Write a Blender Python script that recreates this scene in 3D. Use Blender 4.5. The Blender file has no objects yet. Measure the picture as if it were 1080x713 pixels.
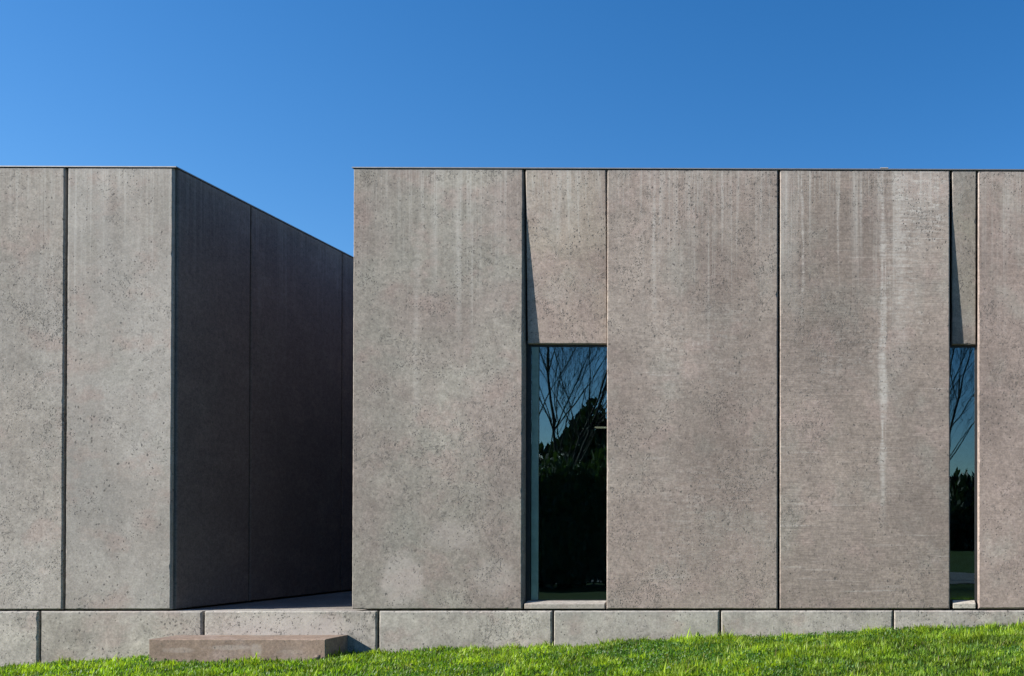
import bpy, bmesh, math, random
import numpy as np
from mathutils import Vector, Matrix

random.seed(7)
rng = np.random.default_rng(11)
S = bpy.context.scene
COL = S.collection
R = math.radians

# ------------------------------------------------------------------ helpers
def mesh_obj(name, me, mat=None, parent=None):
    o = bpy.data.objects.new(name, me)
    COL.objects.link(o)
    if mat:
        me.materials.append(mat)
    if parent:
        o.parent = parent
    return o

def empty(name, loc, label, cat, group=None):
    o = bpy.data.objects.new(name, None)
    COL.objects.link(o)
    o.location = loc
    o.empty_display_size = .2
    o['label'] = label
    o['category'] = cat
    if group:
        o['group'] = group
    return o

def box_bm(bm, x0, x1, y0, y1, z0, z1, bev=0.0, seg=1):
    vs = [bm.verts.new(p) for p in ((x0,y0,z0),(x1,y0,z0),(x1,y1,z0),(x0,y1,z0),
                                    (x0,y0,z1),(x1,y0,z1),(x1,y1,z1),(x0,y1,z1))]
    fs = [bm.faces.new([vs[i] for i in f]) for f in
          ((0,3,2,1),(4,5,6,7),(0,1,5,4),(1,2,6,5),(2,3,7,6),(3,0,4,7))]
    if bev:
        es = list({e for f in fs for e in f.edges})
        bmesh.ops.bevel(bm, geom=es, offset=bev, segments=seg, profile=.5, affect='EDGES')
    return vs

def finish(bm, name, mat, parent=None):
    bmesh.ops.recalc_face_normals(bm, faces=bm.faces[:])
    me = bpy.data.meshes.new(name)
    bm.to_mesh(me); bm.free()
    o = mesh_obj(name, me, mat, parent)
    if parent:                      # geometry is written in world metres
        o.matrix_parent_inverse = Matrix.Translation(parent_world(parent)).inverted()
    return o

def parent_world(p):
    v = Vector((0,0,0))
    if p.type == 'EMPTY':
        v = p.location.copy()
    return v

def box(name, x0, x1, y0, y1, z0, z1, mat, parent=None, bev=0.0, seg=1):
    bm = bmesh.new(); box_bm(bm, x0, x1, y0, y1, z0, z1, bev, seg)
    return finish(bm, name, mat, parent)

# ---- cast concrete slab: chamfered arrises with small chips and wobble
def cast_slab(name, x0, x1, y0, y1, z0, z1, mat, parent=None, bev=.013, seed=0, top_off=0.0, bot_off=0.0, front='-y', chip=.5):
    """Slab whose visible face is a fine grid only along its border so the edge can be chipped.
    front '-y': face at y0 ; '+x': face at x1 ; '-x': face at x0. top_off/bot_off push the face back."""
    rs = random.Random(seed)
    if front == '-y':
        a0, a1, d0, d1 = x0, x1, y0, y1
        P = lambda a, z, d: (a, d0 + d, z)
        T = d1 - d0
    elif front == '+x':
        a0, a1, d0, d1 = y0, y1, x0, x1
        P = lambda a, z, d: (d1 - d, a, z)
        T = d1 - d0
    else:
        a0, a1, d0, d1 = y0, y1, x0, x1
        P = lambda a, z, d: (d0 + d, a, z)
        T = d1 - d0
    bm = bmesh.new()
    def off(z):
        t = (z1 - z) / (z1 - z0)
        return top_off * (1 - t) + bot_off * t
    # ring points around the border
    def ring_pts():
        pts = []
        L = .045
        na = max(2, int((a1 - a0) / L)); nz = max(2, int((z1 - z0) / L))
        for i in range(na): pts.append((a0 + (a1 - a0) * i / na, z0, 'b', i == 0))
        for i in range(nz): pts.append((a1, z0 + (z1 - z0) * i / nz, 'r', i == 0))
        for i in range(na): pts.append((a1 - (a1 - a0) * i / na, z1, 't', i == 0))
        for i in range(nz): pts.append((a0, z1 - (z1 - z0) * i / nz, 'l', i == 0))
        return pts
    rp = ring_pts()
    inner, outer, back = [], [], []
    prev = 0
    for (a, z, side, corner) in rp:
        prev = prev * .6 + rs.uniform(-1, 1) * .4
        w = bev * (1 + .35 * prev)
        if rs.random() < .035 * chip: w += rs.uniform(.004, .014)
        dp = bev * (1 + .2 * prev)
        ja = rs.uniform(-1, 1) * .0012
        if corner:
            sa = 1 if a == a0 else -1
            sz = 1 if z == z0 else -1
            ia, iz = a + sa * w, z + sz * w
        elif side == 'b': ia, iz = a, z + w
        elif side == 't': ia, iz = a, z - w
        elif side == 'r': ia, iz = a - w, z
        else: ia, iz = a + w, z
        ia = min(max(ia, a0 + bev * .5), a1 - bev * .5)
        iz = min(max(iz, z0 + bev * .5), z1 - bev * .5)
        inner.append(bm.verts.new(P(ia, iz, off(iz))))
        outer.append(bm.verts.new(P(a + (ja if side in 'rl' else 0), z + (ja if side in 'bt' else 0), off(z) + dp)))
        back.append(bm.verts.new(P(a, z, max(T, off(z) + dp + .02))))
    n = len(rp)
    bm.faces.new(inner)
    for i in range(n):
        j = (i + 1) % n
        bm.faces.new((inner[i], inner[j], outer[j], outer[i]))
        bm.faces.new((outer[i], outer[j], back[j], back[i]))
    bm.faces.new(back[::-1])
    return finish(bm, name, mat, parent)

# ------------------------------------------------------------------ node helpers
class NT:
    def __init__(self, name):
        self.m = bpy.data.materials.new(name); self.m.use_nodes = True
        self.t = self.m.node_tree; self.t.nodes.clear()
        self.out = self.n('ShaderNodeOutputMaterial')
    def n(self, typ, **kw):
        nd = self.t.nodes.new(typ)
        for k, v in kw.items(): setattr(nd, k, v)
        return nd
    def put(self, sock, v):
        if isinstance(v, bpy.types.NodeSocket): self.t.links.new(v, sock)
        elif isinstance(v, (tuple, list)):
            sock.default_value = tuple(v) if len(v) == len(sock.default_value) else tuple(v) + (1,)
        else: sock.default_value = v
    def math(self, op, a, b=None, c=None, clamp=False):
        nd = self.n('ShaderNodeMath', operation=op); nd.use_clamp = clamp
        self.put(nd.inputs[0], a)
        if b is not None: self.put(nd.inputs[1], b)
        if c is not None: self.put(nd.inputs[2], c)
        return nd.outputs[0]
    def mul(self, a, b): return self.math('MULTIPLY', a, b)
    def add(self, a, b): return self.math('ADD', a, b)
    def ramp(self, v, a, b, lo=0., hi=1., smooth=True):
        nd = self.n('ShaderNodeMapRange'); nd.clamp = True
        if smooth: nd.interpolation_type = 'SMOOTHSTEP'
        self.put(nd.inputs[0], v)
        for i, q in zip((1,2,3,4), (a,b,lo,hi)): self.put(nd.inputs[i], q)
        return nd.outputs[0]
    def mix(self, f, a, b, mode='MIX'):
        nd = self.n('ShaderNodeMix', data_type='RGBA', blend_type=mode)
        self.put(nd.inputs[0], f); self.put(nd.inputs[6], a); self.put(nd.inputs[7], b)
        return nd.outputs[2]
    def pos(self): return self.n('ShaderNodeNewGeometry').outputs['Position']
    def map(self, v, scale=(1,1,1), loc=(0,0,0)):
        nd = self.n('ShaderNodeMapping'); self.put(nd.inputs[0], v)
        nd.inputs['Scale'].default_value = scale; nd.inputs['Location'].default_value = loc
        return nd.outputs[0]
    def noise(self, v, sc, det=3, rough=.55, dist=0):
        nd = self.n('ShaderNodeTexNoise'); self.put(nd.inputs['Vector'], v)
        nd.inputs['Scale'].default_value = sc; nd.inputs['Detail'].default_value = det
        nd.inputs['Roughness'].default_value = rough; nd.inputs['Distortion'].default_value = dist
        return nd.outputs[0]
    def bsdf(self, col, rough=.8, spec=.3, normal=None, metal=0):
        nd = self.n('ShaderNodeBsdfPrincipled')
        self.put(nd.inputs['Base Color'], col); self.put(nd.inputs['Roughness'], rough)
        nd.inputs['Specular IOR Level'].default_value = spec
        nd.inputs['Metallic'].default_value = metal
        if normal is not None: self.put(nd.inputs['Normal'], normal)
        return nd.outputs[0]
    def bump(self, h, dist=.01, strength=1.):
        nd = self.n('ShaderNodeBump'); nd.inputs['Strength'].default_value = strength
        nd.inputs['Distance'].default_value = dist; self.put(nd.inputs['Height'], h)
        return nd.outputs[0]
    def done(self, sh):
        self.t.links.new(sh, self.out.inputs[0]); return self.m

def simple(name, col, rough=.6, spec=.4, metal=0, var=.12, sc=12):
    k = NT(name); p = k.pos()
    f = k.ramp(k.noise(p, sc, 4), .3, .7, 1 - var, 1 + var)
    c = k.mix(1, col, f, 'MULTIPLY')
    return k.done(k.bsdf(c, rough, spec, metal=metal))

GREY = (.352, .340, .325)
MAUVE = (.325, .272, .250)
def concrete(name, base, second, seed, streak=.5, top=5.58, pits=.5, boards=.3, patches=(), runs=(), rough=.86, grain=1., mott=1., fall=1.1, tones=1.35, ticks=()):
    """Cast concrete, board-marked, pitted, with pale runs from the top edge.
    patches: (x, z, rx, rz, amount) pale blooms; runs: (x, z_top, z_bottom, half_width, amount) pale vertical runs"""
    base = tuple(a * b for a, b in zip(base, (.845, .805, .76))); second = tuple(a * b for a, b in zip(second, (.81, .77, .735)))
    k = NT(name)
    P = k.pos()
    sx, sy, sz = seed * 3.17, seed * 1.7, seed * 5.31
    Q = k.map(P, (1,1,1), (sx, sy, sz))
    sep = k.n('ShaderNodeSeparateXYZ'); k.put(sep.inputs[0], P)
    X, Y, Z = sep.outputs
    big = k.noise(Q, .75, 3, .6, .4)
    c = k.mix(k.ramp(big, .36, .64), base, second)
    med = k.noise(Q, 3.2, 5, .62, .3)
    c = k.mix(1, c, k.ramp(med, .3, .7, 1 - .085 * mott, 1 + .085 * mott), 'MULTIPLY')
    # warm / cool blotches
    tone = k.noise(k.map(Q, (1,1,1.3), (9,3,1)), 1.9, 4, .6)
    c = k.mix(k.ramp(tone, .50, .68, 0, .45 * tones), c, (.305, .240, .213))
    tone2 = k.noise(k.map(Q, (1,1,.8), (2,8,4)), 1.5, 4, .6)
    c = k.mix(k.ramp(tone2, .52, .70, 0, .30 * tones), c, (.28, .27, .238))
    # darker damp-looking clouds
    cl = k.noise(k.map(Q, (1,1,1), (5,5,7)), 2.3, 6, .7)
    c = k.mix(k.ramp(cl, .56, .78, 0, .22 * mott * tones), c, (.18, .163, .152))
    # slow change of tone across a whole pour
    pour = k.noise(k.map(Q, (.55,.55,.28), (3,3,3)), 1., 2, .5)
    c = k.mix(1, c, k.ramp(pour, .3, .7, 1 - .14 * tones, 1 + .12 * tones), 'MULTIPLY')
    # board marks : thin horizontal lines
    bd = k.noise(k.map(Q, (1.2, 1.2, 34)), 1., 3, .7)
    bmask = k.ramp(k.noise(k.map(Q, (1,1,1.4), (1,7,3)), 1.1, 2), .4, .62)
    c = k.mix(1, c, k.math('SUBTRACT', 1.0, k.mul(k.ramp(bd, .58, .72, 0, .22 * boards), bmask)), 'MULTIPLY')
    bd2 = k.noise(k.map(Q, (.8, .8, 21), (4,4,4)), 1., 2, .6)
    c = k.mix(k.mul(k.ramp(bd2, .60, .74, 0, .35 * boards), bmask), c, (.50, .47, .44))
    # fine horizontal formwork grain
    hg = k.noise(k.map(Q, (5, 5, 85), (8,8,1)), 1., 4, .75)
    c = k.mix(1, c, k.ramp(hg, .3, .7, 1 - .20 * boards, 1 + .20 * boards, False), 'MULTIPLY')
    # grain
    g = k.noise(Q, 42, 4, .75)
    c = k.mix(1, c, k.ramp(g, .25, .75, 1 - .33 * grain, 1 + .33 * grain, False), 'MULTIPLY')
    g2 = k.noise(Q, 15, 5, .7)
    c = k.mix(1, c, k.ramp(g2, .3, .7, 1 - .15 * grain, 1 + .15 * grain), 'MULTIPLY')
    # pale runs from the top
    wobs = k.noise(Q, 22, 4, .8)
    st = k.add(k.mul(k.noise(k.map(Q, (24, 24, .30)), 1., 4, .75), .8), k.mul(wobs, .2))
    st2 = k.noise(k.map(Q, (5, 5, .16), (3,1,2)), 1., 3, .5)
    lenn = k.noise(k.map(Q, (7, 7, .05)), 1., 2, .5)
    zz = k.math('SUBTRACT', top, Z)
    fade = k.math('POWER', k.math('SUBTRACT', 1., k.math('DIVIDE', zz, k.ramp(lenn, .35, .7, .45 * fall, 2.6 * fall), clamp=True), clamp=True), .8)
    sm = k.mul(k.ramp(st, .45, .66), fade)
    sm2 = k.mul(k.ramp(st2, .50, .70, 0, .6), k.ramp(zz, 0, 2.6 * fall, 1, 0))
    ss = k.math('ADD', k.mul(sm, .85), k.mul(sm2, .5), clamp=True)
    c = k.mix(k.mul(ss, min(1, streak * 1.15)), c, (.50, .485, .45))
    # darker line right under the coping
    c = k.mix(k.ramp(k.add(zz, k.mul(st, .10)), .03, .13, .30, 0), c, (.20, .20, .20))
    # blooms and long runs with ragged outlines
    wob = k.noise(Q, 9, 5, .75)
    wob2 = k.noise(k.map(Q, (1,1,1), (3,9,5)), 30, 4, .8)
    for (px, pz, rx, rz, am) in patches:
        dx = k.math('DIVIDE', k.math('SUBTRACT', X, px), rx)
        dz = k.math('DIVIDE', k.math('SUBTRACT', Z, pz), rz)
        d = k.math('SQRT', k.add(k.mul(dx, dx), k.mul(dz, dz)))
        d = k.add(d, k.mul(k.math('SUBTRACT', wob, .5), 1.1))
        mk = k.mul(k.ramp(d, .60, 1.15, 1, 0), k.ramp(wob2, .32, .60, .55, 1))
        c = k.mix(k.mul(mk, min(1, am * 1.7)), c, (.43, .39, .36))
    for (px, za, zb, hw, am) in runs:
        wx = k.add(X, k.mul(k.math('SUBTRACT', k.noise(k.map(Q, (2,2,1.1)), 1., 3), .5), .10))
        wd = k.ramp(k.noise(k.map(Q, (1,1,1.7), (7,7,7)), 1., 4, .7), .3, .7, .35 * hw, 1.5 * hw)
        d = k.math('DIVIDE', k.math('ABSOLUTE', k.math('SUBTRACT', wx, px)), wd)
        mk = k.mul(k.ramp(d, .0, 1.2, 1, 0), k.mul(k.ramp(Z, zb - .3, zb + .9), k.ramp(Z, za - .4, za + .3, 1, 0)))
        mk = k.mul(mk, k.mul(k.ramp(k.add(k.mul(wob, .5), k.mul(wob2, .5)), .36, .58, .25, 1), k.ramp(k.noise(k.map(Q, (3, 3, 46), (5,2,2)), 1., 3, .7), .38, .6, .35, 1)))
        c = k.mix(k.mul(mk, am), c, (.50, .475, .44))
    for (px, pz, rx, rz, am) in ticks:      # rough pale horizontal scratches
        d = k.math('MAXIMUM', k.math('DIVIDE', k.math('ABSOLUTE', k.math('SUBTRACT', X, px)), rx), k.math('DIVIDE', k.math('ABSOLUTE', k.math('SUBTRACT', Z, pz)), rz))
        d = k.add(d, k.mul(k.math('SUBTRACT', wob, .5), 1.4))
        ln = k.ramp(k.noise(k.map(Q, (6, 6, 26), (5,5,5)), 1., 4, .75), .50, .60)
        vt = k.ramp(k.noise(k.map(Q, (26, 26, 2), (5,1,5)), 1., 3, .75), .42, .60, .25, 1)
        c = k.mix(k.mul(k.mul(k.ramp(d, .5, 1.2, 1, 0), k.mul(ln, vt)), am), c, (.48, .455, .42))
    # pits : two sizes, gathered in clusters
    def pitlayer(scale, rmin, rmax, thr, off, cs):
        v = k.n('ShaderNodeTexVoronoi'); v.feature = 'F1'
        dq = k.n('ShaderNodeVectorMath', operation='ADD')
        k.put(dq.inputs[0], k.map(Q, (1,1,.85), off))
        nz = k.n('ShaderNodeTexNoise'); k.put(nz.inputs['Vector'], Q); nz.inputs['Scale'].default_value = scale * 1.3
        sc = k.n('ShaderNodeVectorMath', operation='SCALE'); k.put(sc.inputs[0], nz.outputs[1]); sc.inputs[3].default_value = 1.15 / scale
        k.put(dq.inputs[1], sc.outputs[0])
        k.put(v.inputs['Vector'], dq.outputs[0]); v.inputs['Scale'].default_value = scale
        sp = k.n('ShaderNodeSeparateColor'); k.put(sp.inputs[0], v.outputs['Color'])
        cm = k.noise(k.map(Q, (1,1,1), off), cs, 4, .7, .5)
        on = k.math('LESS_THAN', sp.outputs[0], k.ramp(cm, thr + .02, thr + .17, .05 * pits, .85 * min(1, pits * 1.3)))
        rad = k.math('MULTIPLY_ADD', sp.outputs[1], rmax - rmin, rmin)
        return k.mul(k.ramp(k.math('DIVIDE', v.outputs['Distance'], rad), .6, 1.0, 1, 0), on)
    p1 = pitlayer(30, .20, .48, .515, (1,2,3), 1.15)
    p2 = pitlayer(50, .27, .56, .495, (4,6,1), 1.6)
    p3 = pitlayer(17, .11, .30, .56, (7,2,9), 1.3)
    # honeycombed veins : broken crooked lines of voids
    vn = k.noise(k.map(Q, (1,1,1), (2,4,8)), 3.4, 3, .6, 1.6)
    vl = k.ramp(k.math('ABSOLUTE', k.math('SUBTRACT', vn, .5)), .010, .045, 1, 0)
    vb = k.ramp(k.noise(k.map(Q, (1,1,1), (1,1,5)), 36, 3, .8), .49, .57)
    vm = k.ramp(k.noise(k.map(Q, (1,1,1), (6,1,5)), 1.1, 4, .7, .6), .54 - .06 * pits, .61 - .06 * pits)
    veins = k.mul(k.mul(vl, vb), k.mul(vm, min(1, .5 + .5 * pits)))
    pits_h = k.math('MAXIMUM', k.math('MAXIMUM', k.math('MAXIMUM', p1, p2), p3), veins)
    c = k.mix(k.mul(pits_h, .80), c, (.085, .079, .073))
    h = k.math('SUBTRACT', k.add(k.mul(g, .45), k.mul(g2, .6)), k.mul(pits_h, .9))
    h = k.math('SUBTRACT', h, k.mul(k.mul(k.ramp(bd, .58, .72), bmask), .35 * boards))
    nrm = k.bump(h, .0026, .8)
    return k.done(k.bsdf(c, rough, .22, nrm))

# ------------------------------------------------------------------ materials
C_L1 = concrete('concrete_left_a', GREY, (.345,.325,.30), 1, streak=.42, pits=.7, boards=.05)
C_L2 = concrete('concrete_left_b', (.362,.354,.342), (.352,.335,.315), 2.3, streak=.42, pits=.4, boards=.05, grain=.75)
C_S = concrete('concrete_side_shade_tone', (.165,.142,.140), (.155,.134,.132), 3.1, streak=.14, pits=.2, boards=.1, mott=.35, tones=.3)  # side wall shade deepened in the colour by a darker base
C_R1 = concrete('concrete_mottled', (.325,.315,.290), (.325,.288,.268), 4.6, streak=.40, pits=.65, boards=.08,
                patches=((-6.12,.38,.30,.38,.30), (-4.98,.42,.28,.26,.17), (-5.5,.95,.35,.2,.16)),
                runs=((-5.42,5.4,3.3,.05,.35), (-5.95,4.7,2.2,.05,.30), (-5.25,5.2,3.6,.03,.25), (-5.02,5.3,3.9,.03,.25)))
C_H1 = concrete('concrete_header', (.335,.298,.262), MAUVE, 6.2, streak=.5, pits=.6, boards=.05, fall=.6)
C_R2 = concrete('concrete_brownish', (.318,.284,.262), (.312,.268,.245), 7.4, streak=.42, pits=.6, boards=.6,
                runs=((-2.95,5.6,3.6,.035,.5), (-2.88,5.6,4.1,.02,.45), (-2.45,5.6,4.3,.02,.4), (-2.1,5.6,4.4,.025,.35), (-1.9,5.6,4.5,.02,.35)),
                ticks=((-2.4,3.3,.8,.7,.25), (-2.2,1.2,.8,.8,.22)))
C_R3 = concrete('concrete_with_runs', (.305,.266,.243), (.292,.256,.234), 8.9, streak=.50, pits=.32, boards=1.0,
                runs=((-.06,5.7,1.1,.050,.75), (-.02,4.7,2.0,.03,.6), (.18,5.7,2.9,.16,.42), (.12,5.7,3.9,.05,.4), (.55,5.65,4.4,.20,.35), (-1.08,5.7,3.6,.022,.6), (-.62,5.7,4.0,.022,.5), (-.34,5.7,4.3,.02,.4)),
                ticks=((.42,5.15,.36,.55,.75), (.15,4.2,.30,.7,.5), (-.5,3.2,.6,.5,.25)))
C_H2 = concrete('concrete_header_olive', (.285,.27,.235), (.26,.235,.215), 10.1, streak=.12, pits=.5, boards=.1)
C_R4 = concrete('concrete_mauve', (.302,.252,.233), (.296,.25,.23), 11.8, streak=.38, pits=.35, boards=.5)
C_P = [concrete('concrete_plinth_' + n, b, s, sd, streak=.25, top=-.0, pits=pt, boards=0, fall=.12, mott=2.3, tones=1.2,
                patches=pc) for n, b, s, sd, pt, pc in (
        ('plain', (.365,.35,.32), (.38,.362,.335), 13.3, .5, ()),
        ('pocked', (.40,.39,.345), (.40,.38,.35), 14.9, 1., ((-7.5,-.2,.9,.2,.4),)),
        ('smooth', (.365,.355,.33), (.375,.36,.335), 16.2, .4, ()),
        ('cool', (.37,.362,.335), (.365,.35,.325), 18.7, .35, ()))]
C_STEP = concrete('concrete_step_rose', (.265,.205,.168), (.285,.22,.185), 20.5, streak=0, top=50, pits=.25, boards=.1,
                  patches=((-8.55,-.43,.20,.035,.16), (-7.95,-.40,.25,.035,.20), (-7.62,-.43,.07,.09,.2), (-7.2,-.45,.16,.03,.1)))
C_PAVE = concrete('concrete_paving', (.26,.255,.24), (.27,.26,.245), 22.0, streak=0, top=50, pits=.3, boards=0)
C_SILL = concrete('concrete_sill', (.40,.385,.35), (.41,.39,.36), 24.0, streak=0, top=50, pits=.15, boards=0)
DARK = simple('joint_dark', (.020,.020,.022), .95, .1)
METAL = simple('zinc_coping', (.16,.17,.19), .55, .5, .35)
FRAME = simple('dark_bronze_frame', (.022,.023,.025), .5, .4)
PALEFRAME = simple('pale_green_grey_frame', (.17,.235,.20), .5, .4)
INT = simple('interior_plaster', (.50,.54,.52), .9, .2)
INTF = simple('interior_floor', (.32,.36,.36), .4, .4)
BARK = simple('bark', (.035,.030,.025), .9, .2, var=.3, sc=8)

def glass_mat():
    k = NT('coated_glass')
    tr = k.n('ShaderNodeBsdfTransparent'); tr.inputs[0].default_value = (.62,.78,.74,1)
    gl = k.n('ShaderNodeBsdfGlossy'); gl.inputs['Roughness'].default_value = .0; gl.inputs[0].default_value = (.72,.90,1,1)
    nz = k.noise(k.pos(), 1.1, 2)
    k.put(gl.inputs['Normal'], k.bump(nz, .006, .25))
    fr = k.n('ShaderNodeFresnel'); fr.inputs[0].default_value = 1.45
    mx = k.n('ShaderNodeMixShader'); k.put(mx.inputs[0], k.math('ADD', fr.outputs[0], .09, clamp=True))
    k.put(mx.inputs[1], tr.outputs[0]); k.put(mx.inputs[2], gl.outputs[0])
    return k.done(mx.outputs[0])
GLASS = glass_mat()

def lawn_soil():
    k = NT('lawn_ground'); P = k.pos()
    n1 = k.noise(P, 2.2, 5, .6); n2 = k.noise(P, 45, 4, .8)
    c = k.mix(k.ramp(n1, .35, .65), (.026,.046,.010), (.034,.060,.012))
    c = k.mix(k.ramp(n2, .45, .7, 0, .7), c, (.035,.045,.015))
    far = k.noise(P, .05, 3)
    c = k.mix(k.ramp(far, .4, .6, 0, .4), c, (.035,.050,.016))
    return k.done(k.bsdf(c, .95, .1, k.bump(n2, .03, .8)))
SOIL = lawn_soil()

def blade_mat(name, trans=.45):
    k = NT(name)
    at = k.n('ShaderNodeAttribute'); at.attribute_name = 'tint'
    c = at.outputs['Color']
    d = k.n('ShaderNodeBsdfPrincipled'); k.put(d.inputs['Base Color'], c); d.inputs['Roughness'].default_value = .5
    d.inputs['Specular IOR Level'].default_value = .35
    t = k.n('ShaderNodeBsdfTranslucent'); k.put(t.inputs[0], k.mix(1, c, (1.35,1.45,.55), 'MULTIPLY'))
    mx = k.n('ShaderNodeMixShader'); mx.inputs[0].default_value = trans
    k.put(mx.inputs[1], d.outputs[0]); k.put(mx.inputs[2], t.outputs[0])
    return k.done(mx.outputs[0])
BLADE = blade_mat('grass_blade')
LEAF = blade_mat('far_leaf', .25)

# ------------------------------------------------------------------ ground shape
XW = [-60, -14, -11.13, -9.18, -6.4, -4.22, -2.12, .07, 1.73, 6, 60]
ZW = [-.80, -.78, -.705, -.60, -.535, -.455, -.36, -.265, -.195, -.06, .1]
def gz(x, y):
    x = np.asarray(x, float); y = np.asarray(y, float)
    zw = np.interp(x, XW, ZW)
    t = np.clip(-y / 16., 0, 1); t = t * t * (3 - 2 * t)
    z = zw * (1 - t) + (-.62) * t - .03 * np.clip(-y, 0, 4) / 4
    z = z + .012 * np.sin(x * 2.1 + 1) * np.cos(y * 1.7) + .008 * np.sin(x * 5.3 + y * 4.1)
    return np.where(y > 1.0, np.minimum(z, -.30), z)

def grid_sheet(name, xs, ys, mat, dz=0.0):
    nx, ny = len(xs), len(ys)
    XX, YY = np.meshgrid(xs, ys)
    ZZ = gz(XX, YY) + dz
    v = np.stack([XX.ravel(), YY.ravel(), ZZ.ravel()], 1)
    i = np.arange(nx - 1)[None, :] + nx * np.arange(ny - 1)[:, None]
    f = np.stack([i, i + 1, i + 1 + nx, i + nx], -1).reshape(-1, 4)
    me = bpy.data.meshes.new(name)
    me.from_pydata(v.tolist(), [], f.tolist())
    for p in me.polygons: p.use_smooth = True
    return mesh_obj(name, me, mat)

xs = np.unique(np.concatenate([np.linspace(-1500,-60,14), np.linspace(-60,-16,24), np.linspace(-16,7,140), np.linspace(7,60,30), np.linspace(60,1500,14)]))
ys = np.unique(np.concatenate([np.linspace(-1500,-60,14), np.linspace(-60,-6,60), np.linspace(-6,.5,50), np.linspace(.5,30,20), np.linspace(30,1500,14)]))
gr = grid_sheet('ground', xs, ys, SOIL)
gr['kind'] = 'structure'
ASPH = simple('asphalt_path', (.10,.10,.105), .9, .2, sc=3)
rd = grid_sheet('path', np.linspace(-70, 70, 80), np.linspace(-24.0, -16.5, 10), ASPH, .03)
rd['kind'] = 'structure'

# ------------------------------------------------------------------ grass
def vnoise(x, y, s, seed):
    r = np.random.default_rng(seed); N = 256
    g = r.random((N, N))
    u = x * s + 1000.3; v = y * s + 1000.7
    i = np.floor(u).astype(int); j = np.floor(v).astype(int)
    fu = u - i; fv = v - j
    fu = fu*fu*(3-2*fu); fv = fv*fv*(3-2*fv)
    a = g[i % N, j % N]; b = g[(i+1) % N, j % N]; c = g[i % N, (j+1) % N]; d = g[(i+1) % N, (j+1) % N]
    return (a*(1-fu)+b*fu)*(1-fv) + (c*(1-fu)+d*fu)*fv

def strips(name, base, ang, lean, length, width, tint, mat, nseg=3, curl=1.0, twist=None):
    """Many tapering bent blades as one mesh."""
    n = len(base)
    dx, dy = np.cos(ang), np.sin(ang)
    px, py = -dy, dx                       # width direction
    if twist is not None:
        px = np.cos(twist); py = np.sin(twist)
    rows = []
    pos = base.copy()
    for s in range(nseg + 1):
        t = s / nseg
        w = width * (1 - t ** 1.6) * (.75 + .5 * min(1, t * 3) * (1 if s else .5)) * .5
        if s:
            th = lean * (.35 + curl * t)
            st = length / nseg
            pos = pos + np.stack([dx * np.sin(th) * st, dy * np.sin(th) * st, np.cos(th) * st], 1)
        if s < nseg:
            off = np.stack([px * w, py * w, np.zeros(n)], 1)
            rows.append(pos - off); rows.append(pos + off)
        else:
            rows.append(pos.copy())
    V = np.stack(rows, 1)                  # n, 2*nseg+1, 3
    k = V.shape[1]
    b = (np.arange(n) * k)[:, None]
    quads = []
    for s in range(nseg - 1):
        quads.append(b + np.array([[2*s, 2*s+1, 2*s+3, 2*s+2]]))
    quads = np.stack(quads, 1).reshape(-1, 4)
    tris = b + np.array([[2*nseg-2, 2*nseg-1, 2*nseg]])
    me = bpy.data.meshes.new(name)
    me.vertices.add(n * k); me.vertices.foreach_set('co', V.astype(np.float32).ravel())
    li = np.concatenate([quads.ravel(), tris.ravel()]).astype(np.int32)
    me.loops.add(len(li)); me.loops.foreach_set('vertex_index', li)
    nq, nt = len(quads), len(tris)
    me.polygons.add(nq + nt)
    ls = np.concatenate([np.arange(nq) * 4, nq * 4 + np.arange(nt) * 3]).astype(np.int32)
    me.polygons.foreach_set('loop_start', ls)
    me.polygons.foreach_set('use_smooth', np.ones(nq + nt, bool))
    me.update(calc_edges=True)
    at = me.attributes.new('tint', 'FLOAT_COLOR', 'POINT')
    tv = np.repeat(np.concatenate([tint, np.ones((n, 1))], 1)[:, None, :], k, 1)
    at.data.foreach_set('color', tv.astype(np.float32).ravel())
    me.validate()
    return mesh_obj(name, me, mat)

STEPX = (-8.91, -6.79)
def scatter(n, x0, x1, y0, y1):
    x = rng.uniform(x0, x1, n); y = rng.uniform(y0, y1, n)
    keep = ~((x > STEPX[0]-.005) & (x < STEPX[1]+.005) & (y > -.465))
    return x[keep], y[keep]
parts = [scatter(200000, -13., 4., -3.6, -.012), scatter(50000, -17., 8., -6.0, -3.6),
         scatter(18000, -17., -13., -3.6, -.012), scatter(18000, 4., 8., -3.6, -.012)]
x = np.concatenate([p[0] for p in parts]); y = np.concatenate([p[1] for p in parts])
# pull blades into tufts
tx = vnoise(x, y, 7, 1) - .5; ty = vnoise(x, y, 7, 2) - .5
clump = vnoise(x, y, 4.5, 3) * .55 + vnoise(x, y, 11, 4) * .45
patch = vnoise(x, y, 1.1, 5) * .6 + vnoise(x, y, 2.7, 6) * .4
keep = rng.random(len(x)) < np.clip(.35 + 1.3 * (clump - .2), .25, 1)
x, y, tx, ty, clump, patch = [q[keep] for q in (x, y, tx, ty, clump, patch)]
n = len(x)
length = (.024 + .085 * np.clip(clump - .35, 0, 1) + .03 * rng.random(n)) * rng.uniform(.7, 1.3, n) * (.8 + .5 * patch)
tall = rng.random(n) < .02 * (clump > .55)
length = np.where(tall, length * 1.7, length)
length = np.where(y > -.12, length * 1.15, length)
ang = rng.uniform(0, 2*np.pi, n) * .7 + np.arctan2(ty, tx)
lean = np.abs(rng.normal(.55, .35, n)).clip(.05, 1.5)
width = rng.uniform(.007, .016, n) * (1 + .4 * tall)
A = np.array([.145,.245,.018]); B = np.array([.28,.38,.028]); Cc = np.array([.062,.150,.022]); Dd = np.array([.24,.22,.08])
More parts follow.
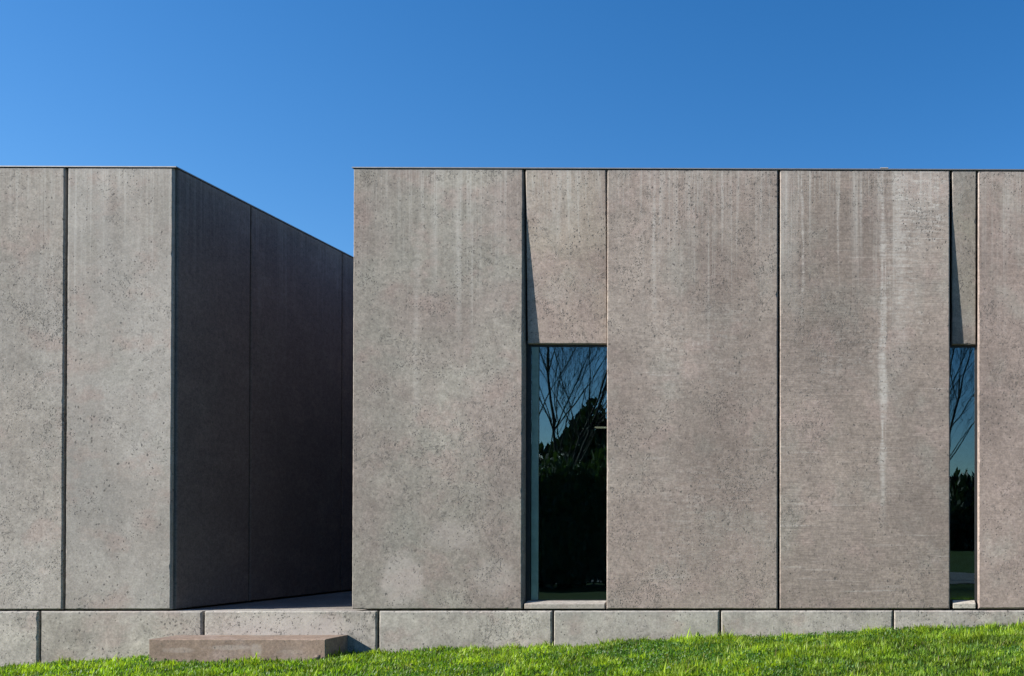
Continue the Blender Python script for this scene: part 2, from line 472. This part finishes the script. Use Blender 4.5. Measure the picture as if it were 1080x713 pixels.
mixv = np.clip(.5 + 1.6 * (patch - .5) + .25 * rng.normal(size=n), 0, 1)[:, None]
tint = Cc * (1 - mixv) + A * mixv
hot = (np.clip((clump - .45) * 2.2 + .35 * rng.normal(size=n), 0, 1))[:, None]
tint = tint * (1 - hot) + B * hot
dry = (rng.random(n) < .02 + .08 * (vnoise(x, y, 1.9, 41) > .80))[:, None]
tint = np.where(dry, Dd, tint) * rng.uniform(.55, 1.4, (n, 1)) * np.clip(.62 + 1.1 * (vnoise(x, y, 2.2, 51) * .5 + vnoise(x, y, 6.5, 52) * .5 - .15), .5, 1.3)[:, None]
base = np.stack([x, y, gz(x, y) - .004], 1)
g = strips('grass', base, ang, lean, length, width, tint, BLADE, 3, 1.1, ang + np.pi/2 + rng.normal(0, .5, n))
g['kind'] = 'stuff'

# clover and small broad leaves lying low in patches
cxn, cyn = scatter(60000, -13., 5., -3.6, -.03)
pm = vnoise(cxn, cyn, .9, 21) * .6 + vnoise(cxn, cyn, 3.1, 22) * .4
kp = rng.random(len(cxn)) < np.clip((pm - .48) * 4, 0, 1)
cxn, cyn = cxn[kp], cyn[kp]; m = len(cxn)
cb = np.stack([cxn, cyn, gz(cxn, cyn) + rng.uniform(.012, .05, m)], 1)
ct = np.array([.055,.135,.025]) * rng.uniform(.7, 1.5, (m, 1)) * np.array([1, 1, 1])
cl = strips('clover', cb, rng.uniform(0, 2*np.pi, m), rng.uniform(.7, 1.6, m), rng.uniform(.012, .028, m), rng.uniform(.010, .020, m), ct, BLADE, 3, .2)
cl['kind'] = 'stuff'

# ------------------------------------------------------------------ plinth
ZT = 5.585        # top of the panels
Z0 = .022         # underside of the panels
plinth = empty('plinth_wall', (-6.0, 0, -.9), 'low grey concrete plinth wall of long blocks running along the grass under both buildings', 'wall')
pj = [(-14.93,-12.80), (-12.765,-10.662), (-10.627,-8.618), (-8.588,-6.432), (-6.400,-4.236), (-4.206,-2.128), (-2.102,.062), (.084,2.20), (2.23,4.36), (4.39,5.60)]
pm_ = [0,2,0,1,2,3,3,2,0,2]
for i, (a, b) in enumerate(pj):
    cast_slab('plinth_block', a, b, -.004, .30, -1.3, 0.0, C_P[0] if i == 2 else C_P[pm_[i]], plinth, bev=.016, seed=50+i, chip=1.2)
box('backing', -14.9, 5.55, .31, .40, -1.3, -.05, DARK, plinth)
# ------------------------------------------------------------------ buildings
def coping(bld, x0, x1, y0, y1, clips=()):
    """metal cap around the parapet, four butted lengths, mitred visually by butting"""
    bm = bmesh.new()
    box_bm(bm, x0, x1, y0, y0 + .36, ZT + .003, ZT + .020, .003)
    box_bm(bm, x0, x0 + .36, y0 + .363, y1, ZT + .003, ZT + .020, .003)
    box_bm(bm, x1 - .36, x1, y0 + .363, y1, ZT + .003, ZT + .020, .003)
    finish(bm, 'coping', METAL, bld)
    for c in clips:
        box('coping_joint', c - .05, c + .05, y0 - .003, y0 + .2, ZT + .0205, ZT + .032, C_SILL, bld, .001)

# --- left building
LX0, LX1 = -14.75, -8.970
LB = empty('concrete_building', (-11.9, 5, -.9), 'left flat-roofed concrete building turning a dark shaded side wall to the gap', 'building')
cast_slab('wall_panel', -10.329, -9.011, 0, .12, Z0, ZT, C_L2, LB, seed=1)['label'] = 'narrow pale grey corner panel, sunlit'
cast_slab('wall_panel', -12.500, -10.367, 0, .12, Z0, ZT, C_L1, LB, seed=2)
cast_slab('wall_panel', -14.70, -12.536, 0, .12, Z0, ZT, C_L2, LB, seed=3)
for i, (a, b) in enumerate(((.042,1.346), (1.374,3.506), (3.534,5.67), (5.70,7.83), (7.86,9.99), (10.02,11.98))):
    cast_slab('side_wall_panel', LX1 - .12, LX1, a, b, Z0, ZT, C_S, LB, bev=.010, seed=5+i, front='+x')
bm = bmesh.new()
box_bm(bm, LX0 + .1, LX1 - .16, .155, .40, .004, ZT - .02)
box_bm(bm, LX1 - .40, LX1 - .125, .405, 11.9, -.9, ZT - .02)
box_bm(bm, LX0 + .1, LX1 - .405, 11.6, 11.9, .004, ZT - .02)
box_bm(bm, LX0, LX0 + .095, .125, 11.95, -1., ZT)
finish(bm, 'inner_wall', DARK, LB)
box('roof', LX0 + .1, LX1 - .41, .41, 11.59, 5.30, 5.42, C_PAVE, LB)
coping(LB, LX0, LX1 + .010, -.010, 12.0)

# --- right building
RX0, RX1 = -6.757, 5.60
RB = empty('concrete_building', (-.6, 5, -.9), 'right long concrete building with two tall narrow windows facing the lawn', 'building')
cast_slab('wall_panel', -6.745, -4.612, 0, .12, Z0, ZT, C_R1, RB, seed=21)['label'] = 'mottled grey corner panel with a pale bloom near its foot'
cast_slab('wall_panel', -3.548, -1.391, 0, .12, Z0, ZT, C_R2, RB, seed=22)['label'] = 'brownish grey panel right of the wide window'
cast_slab('wall_panel', -1.364, .790, 0, .12, Z0, ZT, C_R3, RB, seed=23)['label'] = 'panel with white vertical runs and board marks'
cast_slab('wall_panel', 1.150, 3.355, 0, .12, Z0, ZT, C_R4, RB, bev=.016, seed=24)['label'] = 'plain mauve panel right of the slit window'
cast_slab('wall_panel', 3.385, 5.56, 0, .12, Z0, ZT, C_R2, RB, seed=25)
# leaning headers over the windows : flush at the top, set back at the bottom
ZL = 3.388
cast_slab('window_header', -4.580, -3.566, .002, .14, ZL, ZT, C_H1, RB, bev=.011, seed=31, bot_off=.076)
cast_slab('window_header', .822, 1.128, .002, .14, ZL, ZT, C_H2, RB, bev=.011, seed=32, bot_off=.076)
for i, (a, b) in enumerate(((.125,1.346), (1.374,3.506), (3.534,5.67), (5.70,7.83), (7.86,9.99), (10.02,11.98))):
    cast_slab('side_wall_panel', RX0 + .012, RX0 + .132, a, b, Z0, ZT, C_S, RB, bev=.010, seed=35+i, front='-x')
# inner wall pieces left and right of the openings
bm = bmesh.new()
for a, b in ((RX0 + .16, -4.640), (-3.500, .770), (1.200, RX1 - .1)):
    box_bm(bm, a, b, .165, .36, .004, ZT - .02)
for a, b in ((-4.638, -3.502), (.772, 1.198)):
    box_bm(bm, a, b, .22, .36, ZL + .06, ZT - .02)
    box_bm(bm, a, b, .165, .36, .004, .03)
box_bm(bm, RX0 + .136, RX0 + .40, .405, 11.9, -.9, ZT - .02)
box_bm(bm, RX0 + .405, RX1 - .1, 11.6, 11.9, .004, ZT - .02)
box_bm(bm, RX1 - .095, RX1, .125, 11.95, -1., ZT)
finish(bm, 'inner_wall', DARK, RB)
box('roof', RX0 + .405, RX1 - .1, .37, 11.59, 5.30, 5.42, C_PAVE, RB)
box('ceiling', RX0 + .405, RX1 - .1, .365, 11.59, 3.46, 3.60, INT, RB)
box('floor', RX0 + .405, RX1 - .1, .365, 11.59, -.10, .03, INTF, RB)
bm = bmesh.new()
box_bm(bm, RX0 + .405, RX1 - .1, 5.2, 5.35, .032, 3.458)
box_bm(bm, -1.9, -1.75, .365, 5.195, .032, 3.458)
finish(bm, 'partition_wall', INT, RB)
coping(RB, RX0 - .004, RX1, -.010, 12.0, clips=(-.04,))

def window(x0, x1, inner0, inner1, sx0, sx1, stile, yg=.118, zb=.115):
    """frame ring + glass + sill; inner0/inner1 is the clear glass"""
    bm = bmesh.new()
    z1 = ZL + .05
    box_bm(bm, x0, inner0, .125, .160, .032, z1, .003)
    box_bm(bm, inner1, x1, .125, .160, .032, z1, .003)
    box_bm(bm, inner0 + .001, inner1 - .001, .128, .160, ZL - .028, z1, .003)
    box_bm(bm, inner0 + .001, inner1 - .001, .128, .160, .032, zb + .012, .003)
    fr = finish(bm, 'window', FRAME, RB)
    box('glass_pane', inner0, inner1, .138, .146, zb + .013, ZL - .029, GLASS, fr)
    if stile:
        box('stile', inner0 + .012, inner0 + .10, .122, .1365, zb + .014, ZL - .030, PALEFRAME, fr, .003)
    # sloped cast sill
    bm = bmesh.new()
    vs = [bm.verts.new(p) for p in ((sx0,.006,.024),(sx1,.006,.024),(sx1,.120,.024),(sx0,.120,.024),
                                    (sx0,.006,.088),(sx1,.006,.088),(sx1,.120,.122),(sx0,.120,.122))]
    fs = [bm.faces.new([vs[i] for i in f]) for f in ((0,3,2,1),(4,5,6,7),(0,1,5,4),(1,2,6,5),(2,3,7,6),(3,0,4,7))]
    bmesh.ops.bevel(bm, geom=bm.edges[:], offset=.006, segments=1, affect='EDGES')
    finish(bm, 'sill', C_SILL, fr)
    return fr
w1 = window(-4.615, -3.50, -4.555, -3.525, -4.582, -3.570, True)
w1['label'] = 'wide tall window showing a pale green stile at its left'
w2 = window(.775, 1.195, .800, 1.118, .830, 1.118, False)
w2['label'] = 'narrow slit window reflecting blue sky'

# ceiling lamp glimpsed through the wide window
lamp = empty('ceiling_lamp', (-4.50, 3.0, 3.458), 'small linear ceiling lamp glimpsed inside behind the wide window', 'lamp')
box('housing', -4.72, -4.28, 2.94, 3.06, 2.66, 2.72, FRAME, lamp, .006)
for xx in (-4.70, -4.30):
    box('hanger', xx - .004, xx + .004, 2.996, 3.004, 2.722, 3.455, FRAME, lamp)
k = NT('lamp_glow'); em = k.n('ShaderNodeEmission'); em.inputs[0].default_value = (1,.72,.55,1); em.inputs[1].default_value = .22
LG = k.done(em.outputs[0])
box('diffuser', -4.64, -4.46, 2.932, 3.03, 2.640, 2.657, LG, lamp, .004)

# --- floor of the passage between the buildings, and its far end
pv = box('paving', -9.092, -6.625, .402, 12.4, -.30, -.004, C_PAVE)
pv['kind'] = 'structure'
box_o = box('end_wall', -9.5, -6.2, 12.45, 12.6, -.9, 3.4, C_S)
box_o['label'] = 'low concrete wall closing the far end of the passage between the buildings'
box_o['category'] = 'wall'

# ------------------------------------------------------------------ step
step = cast_slab('concrete_step', STEPX[0], STEPX[1], -.46, -.006, -.80, -.300, C_STEP, None, bev=.008, seed=77, chip=1.5)
step['label'] = 'rose-grey concrete step slab in the grass against the plinth below the passage'
step['category'] = 'step'
# broken crumb of concrete at its corner
bm = bmesh.new()
bmesh.ops.create_icosphere(bm, subdivisions=2, radius=.035)
for v in bm.verts: v.co *= random.uniform(.7, 1.2)
for v in bm.verts: v.co += Vector((-6.86, -.50, float(gz(-6.86, -.5)) + .05))
cr = finish(bm, 'stone', C_STEP)
cr['label'] = 'small rough broken stone in the grass at the right corner of the step'; cr['category'] = 'stone'

# ------------------------------------------------------------------ behind the camera : what the windows reflect
def tube(bm, pts, rads, sides=7):
    rings = []
    for i, p in enumerate(pts):
        d = (pts[min(i+1, len(pts)-1)] - pts[max(i-1, 0)]).normalized()
        u = d.orthogonal().normalized(); w = d.cross(u)
        rings.append([bm.verts.new(p + (u*math.cos(a) + w*math.sin(a)) * rads[i]) for a in [2*math.pi*k/sides for k in range(sides)]])
    for r0, r1 in zip(rings, rings[1:]):
        for k_ in range(sides):
            bm.faces.new((r0[k_], r0[(k_+1) % sides], r1[(k_+1) % sides], r1[k_]))
    bm.faces.new(rings[-1])

def bare_tree(loc, H, seed, label, stems=3):
    rs = random.Random(seed)
    t = empty('bare_tree', loc, label, 'tree', 'leafless trees reflected in the windows')
    L = Vector(loc)
    trunk, crown = bmesh.new(), bmesh.new()
    tube(trunk, [L + Vector((0,0,-.3)), L + Vector((.05,0,.6)), L + Vector((0,.05,1.5))], [.22, .17, .15], 10)
    def grow(bm, p, d, ln, r, lv):
        pts, rd = [p], [r]; q = p.copy(); dd = d.copy()
        nn = 5
        for i in range(nn):
            dd = (dd + Vector((rs.uniform(-1,1), rs.uniform(-1,1), rs.uniform(-.3,.9))) * .13).normalized()
            q = q + dd * ln / nn; pts.append(q.copy()); rd.append(r * (1 - .16 * (i + 1)))
            if lv < 4 and i >= (1 if lv else 0):
                for _ in range(2 if lv else 3):
                    a = rs.uniform(0, 2*math.pi)
                    s = (dd + Vector((math.cos(a), math.sin(a), .25)) * rs.uniform(.45, .85)).normalized()
                    if rs.random() < (.85 if lv < 2 else .6):
                        grow(crown, q.copy(), s, ln * rs.uniform(.42, .62), max(.005, rd[-1] * .48), lv + 1)
        tube(bm, pts, rd, 6 if lv < 2 else 3)
    for i in range(stems):
        a = 2*math.pi * i / stems + rs.uniform(-.3,.3) + seed
        d = Vector((math.cos(a) * .28, math.sin(a) * .28, 1)).normalized()
        grow(crown, L + Vector((0,.05,1.42)), d, H - 1.5, .070, 0)
    finish(trunk, 'trunk', BARK, t); finish(crown, 'crown', BARK, t)
    return t
bare_tree((-10.9, -18.4, float(gz(-10.9,-18.4))), 10.5, 3, 'leafless multi-stemmed tree whose branches are mirrored in the wide window', 4)
bare_tree((1.2, -18.9, float(gz(1.2,-18.9))), 9.5, 8, 'leafless tree whose branches are mirrored in the narrow slit window', 4)

def shrub(x, y, h, rx, seed, label):  # shrubs added to hide trunk and path and darken the reflection
    r_ = np.random.default_rng(seed); z0 = float(gz(x, y))
    t = empty('added_dark_shrub', (x, y, z0), label, 'shrub', 'evergreen shrubs added to darken the window reflections')
    st = bmesh.new()
    tube(st, [Vector((x, y, z0 - .2)), Vector((x + .05, y, z0 + h * .5)), Vector((x, y + .05, z0 + h * .85))], [.09, .06, .02], 8)
    finish(st, 'trunk', BARK, t)
    nn = 9000
    d = r_.normal(size=(nn, 3)); d /= np.linalg.norm(d, axis=1)[:, None]
    rad = r_.random(nn) ** .33 * (.75 + .5 * vnoise(d[:,0] * 2 + seed, d[:,2] * 2 + d[:,1], 1.3, seed))
    zc = d[:,2] * rad; zc = np.where(r_.random(nn) < .4, -np.abs(zc) ** .6, zc)
    b = np.stack([x + d[:,0] * rx * rad, y + d[:,1] * rx * .8 * rad, z0 + h * .48 + zc * h * .48], 1)
    tn = np.array([.040,.065,.022]) * r_.uniform(.5, 1.6, (nn, 1))
    o = strips('crown', b, r_.uniform(0, 6.28, nn), r_.uniform(0, 2, nn), r_.uniform(.12, .30, nn), r_.uniform(.06, .13, nn), tn, LEAF, 2, .3)
    o.parent = t; o.matrix_parent_inverse = Matrix.Translation(t.location).inverted()
shrub(-8.2, -15.3, 4.4, 1.35, 61, 'broad dark evergreen shrub nearest the right of the shrub row added to darken the wide window reflection')
shrub(-9.6, -15.0, 4.0, 1.25, 62, 'dark evergreen shrub added before the leafless tree to hide its mirrored trunk')
shrub(-10.9, -15.4, 3.5, 1.2, 63, 'lowest dark evergreen shrub at the left of the row added to darken the wide window reflection')
shrub(-12.3, -15.2, 3.7, 1.3, 64, 'leftmost dark evergreen shrub of the row added to darken the wide window reflection')
# far wood beyond the path
nL = 90000
fx = rng.uniform(-75, 40, nL); fy = rng.uniform(-78, -64, nL)
prof = np.interp(fx, [-75, -40, -33, -30.5, -27, -22, -12, 0, 6, 9, 40], [8, 9.5, 9.0, 9.3, 12.3, 12.5, 8, 6.5, 6.3, 6.7, 8])
prof = prof * (.80 + .30 * vnoise(fx, fy * .3, .45, 31) + .10 * vnoise(fx, fy, 1.9, 32))
hh = prof * (1 - np.abs(fy + 71) / 16)
fz = -.9 + hh * rng.random(nL) ** .6
fb = np.stack([fx, fy, fz], 1)
ft = np.array([.018,.030,.012]) * rng.uniform(.5, 1.6, (nL, 1))
fw_ = strips('distant_wood', fb, rng.uniform(0, 2*np.pi, nL), rng.uniform(0, 1.8, nL), rng.uniform(.4, 1.1, nL), rng.uniform(.35, .7, nL), ft, LEAF, 2, .3)
fw_['kind'] = 'stuff'

# ------------------------------------------------------------------ light
AZ, EL = 69.0, 28.5       # sun to the left, grazing the front
svec = Vector((-math.sin(R(AZ)) * math.cos(R(EL)), -math.cos(R(AZ)) * math.cos(R(EL)), math.sin(R(EL))))
sd = bpy.data.lights.new('sun', 'SUN'); sd.energy = 5.0; sd.angle = R(.5); sd.color = (1, .95, .87)
so = bpy.data.objects.new('sun', sd); COL.objects.link(so)
so.rotation_euler = svec.to_track_quat('Z', 'Y').to_euler()
W = bpy.data.worlds.new('World'); S.world = W; W.use_nodes = True
wt = W.node_tree; wt.nodes.clear()
sky = wt.nodes.new('ShaderNodeTexSky'); sky.sky_type = 'NISHITA'; sky.sun_disc = False
sky.sun_elevation = R(EL); sky.sun_rotation = math.atan2(svec.x, svec.y)
sky.altitude = 300; sky.air_density = 1.0; sky.dust_density = .5; sky.ozone_density = 3.0
bg = wt.nodes.new('ShaderNodeBackground'); bg.inputs[1].default_value = .068
wo = wt.nodes.new('ShaderNodeOutputWorld')
hs = wt.nodes.new('ShaderNodeHueSaturation'); hs.inputs['Saturation'].default_value = 1.33; hs.inputs['Value'].default_value = 1.30; hs.inputs['Hue'].default_value = .504
wt.links.new(sky.outputs[0], hs.inputs['Color']); wt.links.new(hs.outputs[0], bg.inputs[0]); wt.links.new(bg.outputs[0], wo.inputs[0])

# ------------------------------------------------------------------ camera
cd = bpy.data.cameras.new('camera'); co = bpy.data.objects.new('camera', cd); COL.objects.link(co)
co.location = (0, -11.56, 1.02)
co.rotation_euler = (R(90.39), 0, R(-.49))
cd.sensor_width = 36; cd.lens = 36 * 963 / 1080
cd.shift_x = -.3743; cd.shift_y = .1814
cd.clip_end = 5000
S.camera = co
S.view_settings.view_transform = 'Standard'; S.view_settings.look = 'None'
S.view_settings.exposure = 1.0; S.view_settings.gamma = 1
S.view_settings.use_curve_mapping = False
S.render.engine = 'CYCLES'
